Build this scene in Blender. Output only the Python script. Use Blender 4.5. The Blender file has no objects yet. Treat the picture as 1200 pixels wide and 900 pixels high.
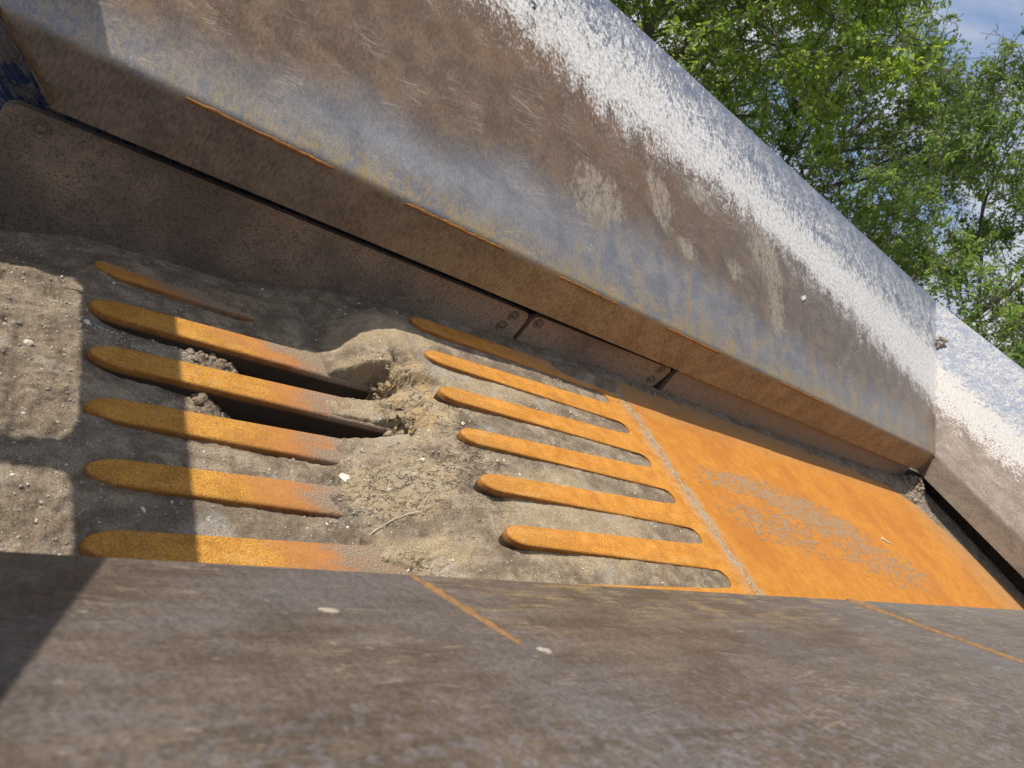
import bpy, bmesh, math, random
import numpy as np
from mathutils import Vector, Matrix
random.seed(7); RNG = np.random.default_rng(7)
SC = bpy.context.scene
COL = SC.collection

# ------------------------------------------------------------------ camera
cam = bpy.data.cameras.new('camera'); co = bpy.data.objects.new('camera', cam); COL.objects.link(co)
def _n(v): return Vector(v).normalized()
AX = _n((910, 283, 817)); AY = Vector((-470, -850, 817)); AZ = AX.cross(AY).normalized(); AY = AZ.cross(AX)
R = Matrix((AX, AY, AZ))                                   # (right, down, forward) -> world
right, down, fwd = R.col[0], R.col[1], R.col[2]
m = Matrix.Identity(4)
for i in range(3):
    m[i][0] = right[i]; m[i][1] = -down[i]; m[i][2] = -fwd[i]
m[2][3] = 1.0
co.matrix_world = m
cam.sensor_width = 36; cam.lens = 817 / 1200 * 36
cam.clip_start = 0.01; cam.clip_end = 2000
cam.dof.use_dof = True; cam.dof.focus_distance = 2.0; cam.dof.aperture_fstop = 6.5
SC.camera = co

# ------------------------------------------------------------------ world, sun
SUN = Vector((-0.64, 0.46, 1.0)).normalized()
ELEV = math.asin(SUN.z); ROT = math.atan2(SUN.x, SUN.y)
w = bpy.data.worlds.new('World'); SC.world = w; w.use_nodes = True
wt = w.node_tree; wn = wt.nodes; wl = wt.links; wn.clear()
sky = wn.new('ShaderNodeTexSky'); sky.sky_type = 'NISHITA'; sky.sun_disc = False
sky.sun_elevation = ELEV; sky.sun_rotation = ROT
sky.air_density = 1.0; sky.dust_density = 0.6; sky.ozone_density = 1.5
tc = wn.new('ShaderNodeTexCoord')
mp = wn.new('ShaderNodeMapping'); mp.inputs['Scale'].default_value = (1, 1, 2.2)
wl.new(tc.outputs['Generated'], mp.inputs['Vector'])
nz = wn.new('ShaderNodeTexNoise'); nz.inputs['Scale'].default_value = 3.6; nz.inputs['Detail'].default_value = 7
nz.inputs['Roughness'].default_value = 0.52; nz.inputs['Distortion'].default_value = 0.3
wl.new(mp.outputs[0], nz.inputs['Vector'])
cr = wn.new('ShaderNodeMapRange'); cr.interpolation_type = 'SMOOTHSTEP'
cr.inputs['From Min'].default_value = 0.36; cr.inputs['From Max'].default_value = 0.60; cr.inputs['To Min'].default_value = 0.0
wl.new(nz.outputs['Fac'], cr.inputs['Value'])
mx = wn.new('ShaderNodeMix'); mx.data_type = 'RGBA'
mx.inputs[7].default_value = (11.0, 11.2, 11.8, 1)
hz = wn.new('ShaderNodeMix'); hz.data_type = 'RGBA'; hz.inputs[0].default_value = .55; hz.inputs[7].default_value = (4.6, 7.0, 12.5, 1)
wl.new(sky.outputs[0], hz.inputs[6]); wl.new(cr.outputs[0], mx.inputs[0]); wl.new(hz.outputs[2], mx.inputs[6])
bg = wn.new('ShaderNodeBackground'); bg.inputs['Strength'].default_value = 0.060
wl.new(mx.outputs[2], bg.inputs['Color'])
wo = wn.new('ShaderNodeOutputWorld'); wl.new(bg.outputs[0], wo.inputs[0])
sl = bpy.data.lights.new('sun', 'SUN'); sl.energy = 4.9; sl.angle = math.radians(0.55); sl.color = (1.0, 0.93, 0.81)
so = bpy.data.objects.new('sun', sl); COL.objects.link(so); so.rotation_euler = SUN.to_track_quat('Z', 'Y').to_euler()
so.location = (-6, 10, 12)
SC.view_settings.view_transform = 'Standard'; SC.view_settings.look = 'None'
SC.view_settings.exposure = 0.12; SC.view_settings.gamma = 1.0

# ------------------------------------------------------------------ node helper
class Mat:
    def __init__(s, name):
        s.m = bpy.data.materials.new(name); s.m.use_nodes = True
        s.t = s.m.node_tree; s.t.nodes.clear()
        s.out = s.N('ShaderNodeOutputMaterial'); s.b = s.N('ShaderNodeBsdfPrincipled')
        s.t.links.new(s.b.outputs[0], s.out.inputs[0])
        s.P = s.N('ShaderNodeNewGeometry').outputs['Position']
        sp = s.N('ShaderNodeSeparateXYZ'); s.L(s.P, sp.inputs[0]); s.x, s.y, s.z = sp.outputs
    def N(s, k): return s.t.nodes.new(k)
    def L(s, a, b):
        if hasattr(a, 'is_output') or isinstance(a, bpy.types.NodeSocket): s.t.links.new(a, b)
        else:
            if isinstance(a, (tuple, list)) and len(a) == 3 and b.type == 'RGBA': a = (*a, 1)
            b.default_value = a
    def mth(s, op, a, b=0.0, clamp=False):
        n = s.N('ShaderNodeMath'); n.operation = op; n.use_clamp = clamp
        s.L(a, n.inputs[0]); s.L(b, n.inputs[1]); return n.outputs[0]
    def add(s, a, b): return s.mth('ADD', a, b)
    def sub(s, a, b): return s.mth('SUBTRACT', a, b)
    def mul(s, a, b): return s.mth('MULTIPLY', a, b)
    def mx(s, a, b): return s.mth('MAXIMUM', a, b)
    def inv(s, a): return s.sub(1.0, a)
    def vec(s, x, y, z):
        n = s.N('ShaderNodeCombineXYZ'); s.L(x, n.inputs[0]); s.L(y, n.inputs[1]); s.L(z, n.inputs[2]); return n.outputs[0]
    def map(s, v, scale=(1, 1, 1), rot=(0, 0, 0), loc=(0, 0, 0)):
        n = s.N('ShaderNodeMapping'); s.L(v, n.inputs[0]); n.inputs['Scale'].default_value = scale
        n.inputs['Rotation'].default_value = rot; n.inputs['Location'].default_value = loc; return n.outputs[0]
    def noise(s, v, scale, detail=4, rough=.55, dist=0.0):
        n = s.N('ShaderNodeTexNoise'); s.L(v, n.inputs['Vector']); n.inputs['Scale'].default_value = scale
        n.inputs['Detail'].default_value = detail; n.inputs['Roughness'].default_value = rough
        n.inputs['Distortion'].default_value = dist; return n.outputs['Fac']
    def vor(s, v, scale, feature='F1', out='Distance', rnd=1.0):
        n = s.N('ShaderNodeTexVoronoi'); s.L(v, n.inputs['Vector']); n.feature = feature
        n.inputs['Scale'].default_value = scale; n.inputs['Randomness'].default_value = rnd; return n.outputs[out]
    def ss(s, v, a, b, c=0.0, d=1.0):
        n = s.N('ShaderNodeMapRange'); n.interpolation_type = 'SMOOTHSTEP'; s.L(v, n.inputs[0])
        for i, q in enumerate((a, b, c, d)): n.inputs[i + 1].default_value = q
        return n.outputs[0]
    def sd(s, v, lo, hi):                                   # smooth step between two sockets: v>lo
        return s.mth('DIVIDE', s.sub(v, lo), s.sub(hi, lo), True)
    def mix(s, f, a, b):
        n = s.N('ShaderNodeMix'); n.data_type = 'RGBA'; s.L(f, n.inputs[0]); s.L(a, n.inputs[6]); s.L(b, n.inputs[7]); return n.outputs[2]
    def fmix(s, f, a, b):
        n = s.N('ShaderNodeMix'); n.data_type = 'FLOAT'; s.L(f, n.inputs[0]); s.L(a, n.inputs[2]); s.L(b, n.inputs[3]); return n.outputs[0]
    def curve(s, v, pts, xmax):                             # piecewise curve of v in 0..xmax
        n = s.N('ShaderNodeFloatCurve'); c = n.mapping.curves[0]
        while len(c.points) > 2: c.points.remove(c.points[1])
        p = [(x / xmax, y / 2) for x, y in pts]
        c.points[0].location = p[0]; c.points[-1].location = p[-1]
        for q in p[1:-1]: c.points.new(*q)
        for q in c.points: q.handle_type = 'VECTOR'
        n.mapping.use_clip = False; n.mapping.update()
        s.L(s.mth('DIVIDE', v, xmax), n.inputs[1]); return s.mul(n.outputs[0], 2.0)
    def blob(s, u, v, cu, cv, ru, rv, tilt=0.0):            # 1 in the centre, 0 at the rim of an ellipse
        du = s.sub(u, cu); dv = s.sub(s.sub(v, cv), s.mul(du, tilt))
        q = s.add(s.mth('POWER', s.mul(du, 1 / ru), 2.0), s.mth('POWER', s.mul(dv, 1 / rv), 2.0))
        return s.ss(q, 1.0, 0.0)
    def bump(s, h, strength=.5, dist=.002, prev=None):
        n = s.N('ShaderNodeBump'); s.L(h, n.inputs['Height']); n.inputs['Strength'].default_value = strength
        n.inputs['Distance'].default_value = dist
        if prev is not None: s.t.links.new(prev, n.inputs['Normal'])
        return n.outputs[0]
    def scratch(s, u, v, ang, scale, stretch, width, seed):  # thin lines along one direction
        a = s.map(s.vec(u, v, seed), rot=(0, 0, ang)); a = s.map(a, scale=(scale, scale * stretch, 1))
        n = s.noise(a, 1.0, 1.5, .5, 0.4)
        return s.ss(s.mth('ABSOLUTE', s.sub(n, 0.5)), width * 1.3, width * .6)
    def done(s, col, rough, metal=0.0, normal=None, spec=.5):
        s.L(col, s.b.inputs['Base Color']); s.L(rough, s.b.inputs['Roughness']); s.L(metal, s.b.inputs['Metallic'])
        s.b.inputs['Specular IOR Level'].default_value = spec
        if normal is not None: s.t.links.new(normal, s.b.inputs['Normal'])
        return s.m
TH = 0.588

def mat_hopper(kind):
    s = Mat('hopper_plate_' + kind)
    v = s.mul(s.sub(s.z, .34), 1 / TH)
    u = s.x if kind != 'end' else s.y
    uv = s.vec(u, v, 0.0)
    fine = s.noise(uv, 210, 3, .7); fine2 = s.noise(s.map(uv, scale=(1, .5, 1)), 90, 4, .7)
    mid = s.noise(uv, 9, 6, .62, .4); low = s.noise(s.map(uv, loc=(5, 2, 0)), 2.1, 4, .55)
    streak = s.noise(s.map(uv, scale=(16, 1.3, 1)), 1.6, 5, .6)
    streak2 = s.noise(s.map(uv, scale=(34, 2.2, 1), loc=(3, 1, 0)), 1.6, 4, .6)
    steel = s.mix(s.ss(mid, .33, .67), (.205, .205, .218), (.290, .288, .300))
    rustdk = s.mix(s.ss(s.add(mid, s.mul(s.sub(fine2, .5), .45)), .34, .66), (.150, .102, .068), (.215, .150, .100))
    if kind == 'far':
        vb = s.curve(u, [(0, .03), (.33, .12), (.8, .20), (1.5, .31), (2.3, .36), (3.0, .30), (4.2, .22), (7.2, .12)], 7.2)
        w1 = s.add(v, s.add(s.mul(s.sub(low, .5), .30), s.mul(s.sub(mid, .5), .16)))
        rmask = s.mth('DIVIDE', s.sub(w1, s.sub(vb, .09)), .24, True)
        rmask = s.ss(s.mul(rmask, 1.0), 0.0, 1.0)
        rmask = s.mul(rmask, s.fmix(s.ss(u, 2.2, 4.5), 1.0, .72))
        col = s.mix(rmask, steel, rustdk)
        # redder rust just under the white band
        vw = s.curve(u, [(0, .96), (1.25, .94), (1.64, .91), (2.07, .84), (2.53, .87), (3.19, .86), (3.89, .77), (4.77, .64), (5.54, .52), (6.17, .40), (7.2, .2)], 7.2)
        dw = s.sub(v, vw)
        red = s.mul(s.ss(dw, -.42, -.08), s.ss(s.noise(uv, 7, 7, .7), .40, .60))
        red = s.mul(red, s.ss(u, 4.2, 2.2))
        col = s.mix(s.mul(red, .6), col, (.245, .140, .075))
        # ochre runs and speckle above the bend
        och = s.mul(s.ss(s.add(v, s.mul(s.sub(mid, .5), .25)), .17, .0), s.ss(s.add(s.add(s.mul(streak, .25), s.mul(mid, .35)), s.mul(fine2, .45)), .46, .58))
        och2 = s.mul(s.mul(s.ss(v, .48, .05), s.ss(u, 1.5, 2.0)), s.ss(s.add(s.add(s.mul(streak2, .3), s.mul(streak, .25)), s.mul(mid, .45)), .49, .58))
        och = s.mx(s.mul(och, s.fmix(s.ss(u, .3, 1.0), .5, .95)), s.mul(och2, .8))
        col = s.mix(och, col, (.37, .265, .105))
        run = s.mul(s.mul(s.ss(v, .45, .02), s.ss(u, 2.3, 2.7)), s.ss(s.noise(s.map(uv, scale=(26, 1.0, 1), loc=(9, 0, 0)), 1.2, 3, .5), .60, .70))
        col = s.mix(s.mul(run, .7), col, (.34, .19, .085))
        tan = None
        for cu, cv, ru, rv, tl in ((1.96, .44, .26, .19, .1), (2.40, .62, .16, .20, -.6), (3.06, .50, .13, .09, 0), (3.42, .70, .30, .24, -.35), (3.50, .42, .14, .30, 0), (2.75, .80, .20, .10, 0), (2.62, .45, .12, .08, 0)):
            q = s.blob(u, v, cu, cv, ru, rv, tl); tan = q if tan is None else s.mx(tan, q)
        tan = s.ss(s.add(s.mul(tan, .75), s.mul(s.sub(s.noise(s.map(uv, scale=(1.5, .8, 1)), 17, 8, .78), .5), 3.2)), .30, .85)
        tan = s.mul(tan, s.ss(s.noise(s.map(uv, scale=(1, .6, 1)), 75, 3, .7), .30, .52))
        col = s.mix(s.mul(tan, .85), col, (.42, .355, .26))
        sp = s.mul(s.ss(s.noise(uv, 150, 4, .75), .58, .64), s.ss(v, .75, .0))
        col = s.mix(s.mul(sp, .55), col, (.32, .19, .075))
        vis = s.ss(s.add(dw, s.add(s.mul(s.sub(streak2, .5), .25), s.add(s.mul(s.sub(mid, .5), .45), s.mul(s.sub(s.noise(s.map(uv, scale=(1.4, 1, 1), rot=(0, 0, .6)), 50, 6, .75), .5), .75)))), -.02, .13)
        vtop = s.curve(u, [(0, 1.12), (1.55, 1.16), (2.3, 1.22), (3.0, 1.17), (4.2, 1.16), (6.3, 1.05), (7.2, 1.0)], 7.2)
        dens = s.fmix(s.mth('DIVIDE', s.sub(v, s.sub(vtop, .18)), .36, True), .86, s.mul(s.ss(u, 4.6, 2.2), .40))
        paint = (.115, .135, .185)
    elif kind == 'end':
        dw = s.add(s.sub(v, .62), s.add(s.mul(s.sub(mid, .5), .5), s.mul(s.sub(u, 1.0), .10)))
        base = s.mix(s.ss(s.add(mid, s.mul(s.sub(fine2, .5), .6)), .35, .7), (.165, .135, .115), (.245, .205, .175))
        col = s.mix(s.mul(s.blob(u, v, 2.33, 1.33, .12, .07), s.ss(mid, .4, .6)), base, (.6, .2, .08))
        vis = s.ss(s.add(dw, s.mul(s.sub(fine2, .5), .8)), -.08, .02)
        dens = s.fmix(s.ss(v, .72, 1.10), .80, .0)
        paint = (.14, .17, .235)
    else:
        xs = s.noise(s.map(uv, scale=(2.0, 13, 1)), 2.2, 6, .65)
        xs2 = s.noise(s.map(uv, scale=(6, 40, 1), loc=(2, 7, 0)), 1.6, 5, .6)
        col = s.mix(s.ss(s.add(s.mul(xs, .5), s.mul(mid, .5)), .36, .64), (.088, .068, .054), (.150, .118, .094))
        col = s.mix(s.mul(s.ss(s.add(low, s.mul(s.sub(xs, .5), .5)), .47, .66), .6), col, (.128, .122, .130))
        edge = s.mul(s.ss(v, .22, .0), s.ss(u, .7, 2.4)); col = s.mix(s.mul(edge, .5), col, (.165, .165, .17))
        oc = s.mul(s.ss(v, .30, .0), s.ss(s.add(s.mul(xs2, .6), s.mul(mid, .4)), .50, .60)); oc = s.mul(oc, s.ss(u, .45, .8))
        col = s.mix(s.mul(oc, .75), col, (.29, .205, .09))
        oc2 = s.mul(s.ss(xs2, .60, .70), s.ss(low, .42, .6)); col = s.mix(s.mul(oc2, .55), col, (.33, .26, .19))
        lt = s.ss(s.noise(s.map(uv, scale=(1, 1.9, 1), loc=(1.3, 4, 0)), 42, 7, .72), .59, .70)
        col = s.mix(s.mul(lt, .45), col, (.43, .38, .33))
        sp = s.ss(s.noise(s.map(uv, scale=(1, 1.5, 1)), 85, 4, .7), .60, .70)
        bk = s.mul(s.ss(v, .25, .5), s.ss(s.noise(uv, 60, 2, .5), .50, .62)); col = s.mix(s.mul(bk, .45), col, (.19, .185, .22)); col = s.mix(s.mul(sp, .5), col, (.27, .19, .13))
        fl = None
        for cu, cv, ru, rv in ((.385, .158, .013, .006), (.60, .27, .010, .008)):
            q = s.blob(u, v, cu, cv, ru * 1.4, rv * 1.5, 0.0); fl = q if fl is None else s.mx(fl, q)
        fl = s.ss(s.add(fl, s.mul(s.sub(s.noise(s.map(uv, scale=(.6, 1.4, 1)), 90, 6, .75), .5), 3.4)), .55, .75)
        col = s.mix(s.mul(fl, .8), col, (.50, .46, .38))
        dw = s.sub(v, 99.0); vis = 0.0; dens = 0.0; paint = (.1, .1, .1)
    # scratches
    sc = None
    for i, (a, scl, stc, wd) in enumerate(((.9, 2.4, 9, .010), (1.25, 3, 8, .011), (.35, 2.6, 9, .009), (1.9, 3, 8, .010), (-.35, 2, 11, .008), (1.57, 3.2, 8, .012), (.6, 4, 7, .011), (2.4, 4, 7, .011))):
        q = s.scratch(u, v, a, scl, stc, wd, 3.7 * i); sc = q if sc is None else s.mx(sc, q)
    if kind != 'near':
        ns = s.add(s.mul(s.noise(s.map(s.map(uv, rot=(0, 0, .25)), scale=(2.6, .6, 1)), 22, 7, .68, .3), .6), s.mul(s.noise(s.map(s.map(uv, rot=(0, 0, -.9)), scale=(2.2, .6, 1)), 17, 6, .65, .3), .4))
        whole = s.ss(s.add(s.mul(s.sub(ns, .5), 3.0), s.sub(dens, .52)), -.03, .07)
        sct = s.mul(s.mul(sc, s.ss(s.noise(s.map(uv, loc=(2, 9, 0)), 9, 4, .7), .36, .52)), s.fmix(dens, .9, 1.0))
        if kind == 'far': sct = s.mul(sct, s.ss(s.add(v, s.mul(s.sub(mid, .5), .5)), 1.62, 1.2))
        wm = s.mx(whole, sct)
        wcol = s.mix(s.ss(s.noise(uv, 45, 7, .75), .36, .56), (.40, .37, .335), ((.68, .675, .66) if kind == 'far' else (.42, .42, .43)))
        wcol = s.mix(s.mul(s.ss(streak2, .58, .66), .45), wcol, (.40, .26, .13))
        pcol = s.mix(s.ss(fine2, .3, .7), paint, tuple(c * 1.35 for c in paint))
        up = s.mix(wm, pcol, wcol)
        col = s.mix(vis, col, up)
        ff = s.mul(s.mul(s.ss(s.mth('ABSOLUTE', dw), .22, .0), s.ss(s.noise(s.map(uv, scale=(2.2, 1, 1), rot=(0, 0, .8)), 40, 4, .7), .56, .63)), .8)
        col = s.mix(ff, col, (.50, .45, .40))
    fs = s.mx(s.scratch(u, v, .12, 3, 26, .010, 91), s.scratch(u, v, -.30, 2.6, 30, .010, 57))
    fs = s.mul(fs, s.ss(s.noise(uv, 5.5, 2, .5), .50, .62))
    col = s.mix(s.mul(fs, .5 if kind != 'near' else .22), col, (.47, .41, .34))
    # fine grain
    g = s.mix(s.ss(s.add(s.mul(fine, .6), s.mul(fine2, .4)), .40, .60), (.60, .60, .60), (1.42, 1.40, 1.37))
    mm = s.N('ShaderNodeMix'); mm.data_type = 'RGBA'; mm.blend_type = 'MULTIPLY'; mm.inputs[0].default_value = (.50 if kind == 'far' else .65)
    s.L(col, mm.inputs[6]); s.L(g, mm.inputs[7]); col = mm.outputs[2]
    # the turned-down lip is browner, brushed vertically
    br = s.add(s.mul(s.noise(s.map(s.vec(u, s.z, 0.0), scale=(1, .3, 1)), 130, 4, .75), .6), s.mul(s.noise(s.vec(u, s.z, 0.0), 8, 6, .7), .4))
    lipc = s.mix(s.ss(br, .38, .62), (.19, .120, .052), (.40, .275, .135)) if kind == 'far' else s.mix(s.ss(br, .38, .62), (.11, .088, .072), (.23, .19, .155))
    if kind == 'far':
        lipc = s.mix(s.ss(u, 2.0, .5), lipc, s.mix(s.ss(br, .38, .62), (.110, .080, .058), (.22, .165, .120)))  # grazing light painted into the lip: darker towards its left end
    lm = s.ss(s.add(s.z, s.mul(s.sub(mid, .5), .02)), .345, .318)
    col = s.mix(lm, col, lipc)
    rough = s.fmix(s.ss(mid, .3, .7), .38, .55)
    rough = s.fmix(lm, rough, .8)
    if kind != 'near':
        rough = s.fmix(vis, rough, .5) if kind == 'far' else s.fmix(vis, .72, .6)
        metal = s.mul(s.fmix(vis, .42 if kind == 'far' else .05, .0), s.inv(lm))
    else:
        metal = s.mul(.15, s.inv(lm))
    nb = s.bump(s.noise(uv, 3.0, 2, .5), .35, .02)
    nb = s.bump(s.add(s.mul(fine2, .7), s.mul(fine, .5)), .22, .0018, nb)
    return s.done(col, rough, metal, nb, .4)

def mat_rust(name, kind):
    s = Mat(name)
    fine = s.noise(s.P, 240, 3, .7); mid = s.noise(s.P, 16, 6, .65); low = s.noise(s.P, 3.2, 4, .6)
    if kind == 'pan':
        col = s.mix(s.ss(mid, .34, .66), (.47, .190, .028), (.56, .238, .036))
        col = s.mix(s.mul(s.ss(low, .42, .66), .55), col, (.39, .135, .026))
    elif kind == 'upper':
        col = s.mix(s.ss(mid, .34, .66), (.46, .190, .028), (.60, .268, .042))
        tipm = s.ss(s.add(s.x, s.mul(s.sub(mid, .5), .5)), 1.62, 1.25)
        col = s.mix(s.mul(tipm, .7), col, (.43, .205, .045))
    else:
        col = s.mix(s.ss(mid, .34, .66), (.40, .19, .032), (.54, .27, .048))
        rt = s.ss(s.add(s.x, s.mul(s.sub(mid, .5), .3)), .70, .95)
        col = s.mix(s.mul(rt, .75), col, (.52, .215, .065))
    g = s.ss(fine, .38, .63); mm = s.N('ShaderNodeMix'); mm.data_type = 'RGBA'; mm.blend_type = 'MULTIPLY'; mm.inputs[0].default_value = .8
    s.L(col, mm.inputs[6]); s.L(s.mix(g, (.66, .62, .6), (1.28, 1.30, 1.34)), mm.inputs[7]); col = mm.outputs[2]
    dust = None; metal = 0.0
    if kind != 'pan':
        st_ = s.noise(s.map(s.P, scale=(.8, 3, 1)), 9, 6, .7)
        col = s.mix(s.mul(s.ss(st_, .52, .66), .45), col, (.34, .15, .03))
        col = s.mix(s.mul(s.ss(st_, .46, .36), .35), col, (.62, .36, .12))
        pk = s.ss(s.noise(s.P, 150, 3, .7), .58, .64); col = s.mix(s.mul(pk, .6), col, (.20, .08, .02))
        du = s.mul(s.ss(s.noise(s.map(s.P, loc=(6, 3, 0)), 30, 7, .75), .56, .66), .45); col = s.mix(du, col, (.44, .33, .20))
    if kind == 'pan':
        wv = s.vec(s.add(s.x, s.mul(s.sub(low, .5), .2)), s.y, 0.0)
        q = s.mul(s.mx(s.mul(s.blob(s.x, s.y, 3.0, 1.36, .60, .11, .02), .9), s.blob(s.x, s.y, 3.55, 1.25, .80, .20, -.16)), .80)
        q = s.mx(q, s.mul(s.blob(s.x, s.y, 3.0, 1.12, .62, .19, -.12), .62))
        q = s.mx(q, s.mul(s.blob(s.x, s.y, 3.95, 1.02, .95, .22, -.12), .60))
        fl = s.add(s.mul(s.noise(s.map(wv, scale=(1.0, 2.4, 1), rot=(0, 0, .35)), 20, 4, .6), .6), s.mul(s.noise(s.map(wv, scale=(1.0, 2.2, 1), rot=(0, 0, -.2)), 8, 5, .6), .4))
        dust = s.ss(s.add(q, s.mul(s.sub(fl, .5), 4.4)), .53, .68)
        col = s.mix(s.mul(s.ss(q, .05, .6), .5), col, (.47, .20, .045))
        dcol = s.mix(g, (.22, .145, .085), (.40, .29, .185))
        far = s.mul(s.ss(s.add(s.y, s.mul(s.sub(mid, .5), .25)), 1.62, 1.92), .8)
        far = s.mx(far, s.mul(s.ss(s.add(s.x, s.mul(s.sub(mid, .5), .9)), 5.2, 6.3), .55))
        col = s.mix(far, col, (.36, .24, .13))
        blu = s.mul(s.blob(s.x, s.y, 3.2, 1.52, .6, .07), .0)
        col = s.mix(s.mul(dust, .82), col, dcol)
        specs = s.ss(s.noise(s.P, 95, 3, .6), .70, .74); col = s.mix(s.mul(specs, .6), col, (.16, .06, .02))
        jd = s.ss(s.x, 2.46, 2.385); col = s.mix(s.mul(jd, s.ss(mid, .40, .6)), col, (.36, .28, .17))
    elif kind == 'upper':
        far = s.ss(s.add(s.y, s.mul(s.sub(mid, .5), .22)), 1.72, 1.86)
        far = s.mul(far, s.ss(s.x, 1.5, 2.3))
        jd = s.mul(s.ss(s.x, 2.27, 2.37), s.ss(mid, .38, .60))
        col = s.mix(s.mx(s.mul(far, .85), s.mul(jd, .7)), col, (.33, .27, .20))
        edge = s.ss(s.noise(s.P, 60, 4, .7), .62, .70); col = s.mix(s.mul(edge, .35), col, (.30, .11, .03))
    else:
        glint = s.ss(s.vor(s.P, 190), .22, .12); glint = s.mul(glint, s.ss(s.y, 1.35, .85)); glint = s.mul(glint, s.ss(s.noise(s.P, 120, 2, .5), .45, .6))
        col = s.mix(s.mul(glint, .75), col, (.78, .68, .45))  # sparkles of glossy grains painted on as pale dots
        dk = s.ss(s.noise(s.P, 130, 3, .7), .58, .66); col = s.mix(s.mul(dk, .4), col, (.20, .075, .02))
        up = s.mul(s.ss(s.add(s.y, s.mul(s.sub(mid, .5), .06)), 1.80, 1.83), .7); col = s.mix(up, col, (.22, .19, .15))
        xe = s.mul(s.curve(s.y, [(0, .88), (.88, .885), (1.10, .82), (1.28, .89), (1.44, .93), (1.61, .91), (1.70, .80), (1.81, .60), (2, .5)], 2.0), 1.0)
        dd = s.add(s.sub(s.x, xe), s.mul(s.sub(s.noise(s.map(s.P, scale=(.6, 1.4, 1)), 14, 7, .7), .5), .42))
        dd = s.add(dd, s.mul(s.ss(s.y, 1.585, 1.68), .07))
        col = s.mix(s.mul(s.ss(dd, -.26, -.06), .8), col, (.40, .165, .060))
        dust = s.mul(s.ss(dd, -.11, .03), s.fmix(s.ss(s.noise(s.P, 120, 3, .7), .4, .6), .72, 1.0))
        col = s.mix(dust, col, s.mix(g, (.19, .150, .11), (.36, .295, .22)))
    # worn dark rims of the castings; sides painted near black for slot shade
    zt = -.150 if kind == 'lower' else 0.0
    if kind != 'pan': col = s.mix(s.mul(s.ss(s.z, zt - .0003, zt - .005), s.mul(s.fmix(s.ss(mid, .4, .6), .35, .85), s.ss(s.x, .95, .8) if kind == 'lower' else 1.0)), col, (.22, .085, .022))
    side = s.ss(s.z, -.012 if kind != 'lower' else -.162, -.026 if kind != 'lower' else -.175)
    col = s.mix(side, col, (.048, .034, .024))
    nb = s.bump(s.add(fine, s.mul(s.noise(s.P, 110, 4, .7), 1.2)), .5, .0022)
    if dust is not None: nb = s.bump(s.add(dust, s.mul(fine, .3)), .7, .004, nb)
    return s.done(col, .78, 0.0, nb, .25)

def mat_dirt(name='packed_dirt'):
    s = Mat(name)
    fine = s.noise(s.P, 260, 3, .75); mid = s.noise(s.P, 13, 8, .68, .5); low = s.noise(s.P, 2.4, 5, .6, .6)
    sm = s.noise(s.map(s.P, scale=(.7, 2.2, 1)), 5, 7, .62, .5)
    col = s.mix(s.ss(mid, .34, .68), (.150, .115, .082), (.345, .282, .205))
    col = s.mix(s.mul(s.ss(sm, .46, .60), .65), col, (.150, .115, .084))
    yel = None
    for a in ((1.12, 1.45, .28, .28), (1.05, 1.12, .24, .16), (1.45, 1.55, .35, .12), (1.15, 1.72, .25, .12), (1.02, .90, .22, .10), (1.6, 1.0, .5, .3)):
        q = s.blob(s.x, s.y, *a); yel = q if yel is None else s.mx(yel, q)
    yel = s.ss(s.add(yel, s.mul(s.sub(s.noise(s.P, 11, 6, .65), .5), 1.6)), .35, .85)
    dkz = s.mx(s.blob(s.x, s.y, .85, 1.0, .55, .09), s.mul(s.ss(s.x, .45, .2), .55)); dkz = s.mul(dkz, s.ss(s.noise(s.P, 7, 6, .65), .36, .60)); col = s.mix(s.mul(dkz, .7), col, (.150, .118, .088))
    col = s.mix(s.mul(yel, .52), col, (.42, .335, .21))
    ck = s.ss(s.mth('ABSOLUTE', s.sub(s.noise(s.map(s.P, scale=(1, 1.6, 1)), 15, 6, .62, .8), .5)), .016, .004)
    cm = None
    for a in ((1.0, 1.10, .22, .12), (1.2, 1.16, .16, .09), (.97, .86, .16, .08), (1.17, 1.45, .10, .20), (1.3, 1.25, .12, .3)):
        q = s.blob(s.x, s.y, *a); cm = q if cm is None else s.mx(cm, q)
    ck = s.mul(ck, cm)
    org = s.mul(s.ss(s.blob(s.x, s.y, 1.18, 1.47, .12, .22), .2, .8), s.ss(s.noise(s.P, 24, 5, .6), .45, .62))
    col = s.mix(s.mul(org, .5), col, (.46, .30, .12))
    gr = s.ss(s.noise(s.map(s.P, loc=(4, 4, 0)), 6, 6, .6), .54, .68); col = s.mix(s.mul(gr, .6), col, (.33, .305, .27))
    red = s.mul(s.ss(s.noise(s.map(s.P, loc=(8, 1, 0)), 5, 6, .65), .56, .70), s.ss(s.x, 1.0, 1.7)); col = s.mix(s.mul(red, .45), col, (.33, .20, .11))
    spw = s.ss(s.noise(s.P, 150, 2, .5), .69, .73); col = s.mix(s.mul(spw, .8), col, (.55, .50, .42))
    spd = s.ss(s.noise(s.map(s.P, loc=(3, 3, 3)), 110, 3, .6), .64, .70); col = s.mix(s.mul(spd, .65), col, (.07, .055, .045))
    mm = s.N('ShaderNodeMix'); mm.data_type = 'RGBA'; mm.blend_type = 'MULTIPLY'; mm.inputs[0].default_value = .65
    s.L(col, mm.inputs[6]); s.L(s.mix(s.ss(fine, .36, .64), (.55, .54, .53), (1.45, 1.45, 1.45)), mm.inputs[7]); col = mm.outputs[2]
    col = s.mix(s.mul(ck, .7), col, (.06, .045, .035))
    nb = s.bump(s.noise(s.P, 75, 8, .72), .5, .007); nb = s.bump(s.inv(ck), .8, .008, nb)
    nb = s.bump(fine, .6, .004, nb)
    return s.done(col, .95, 0.0, nb, .15)

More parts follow.
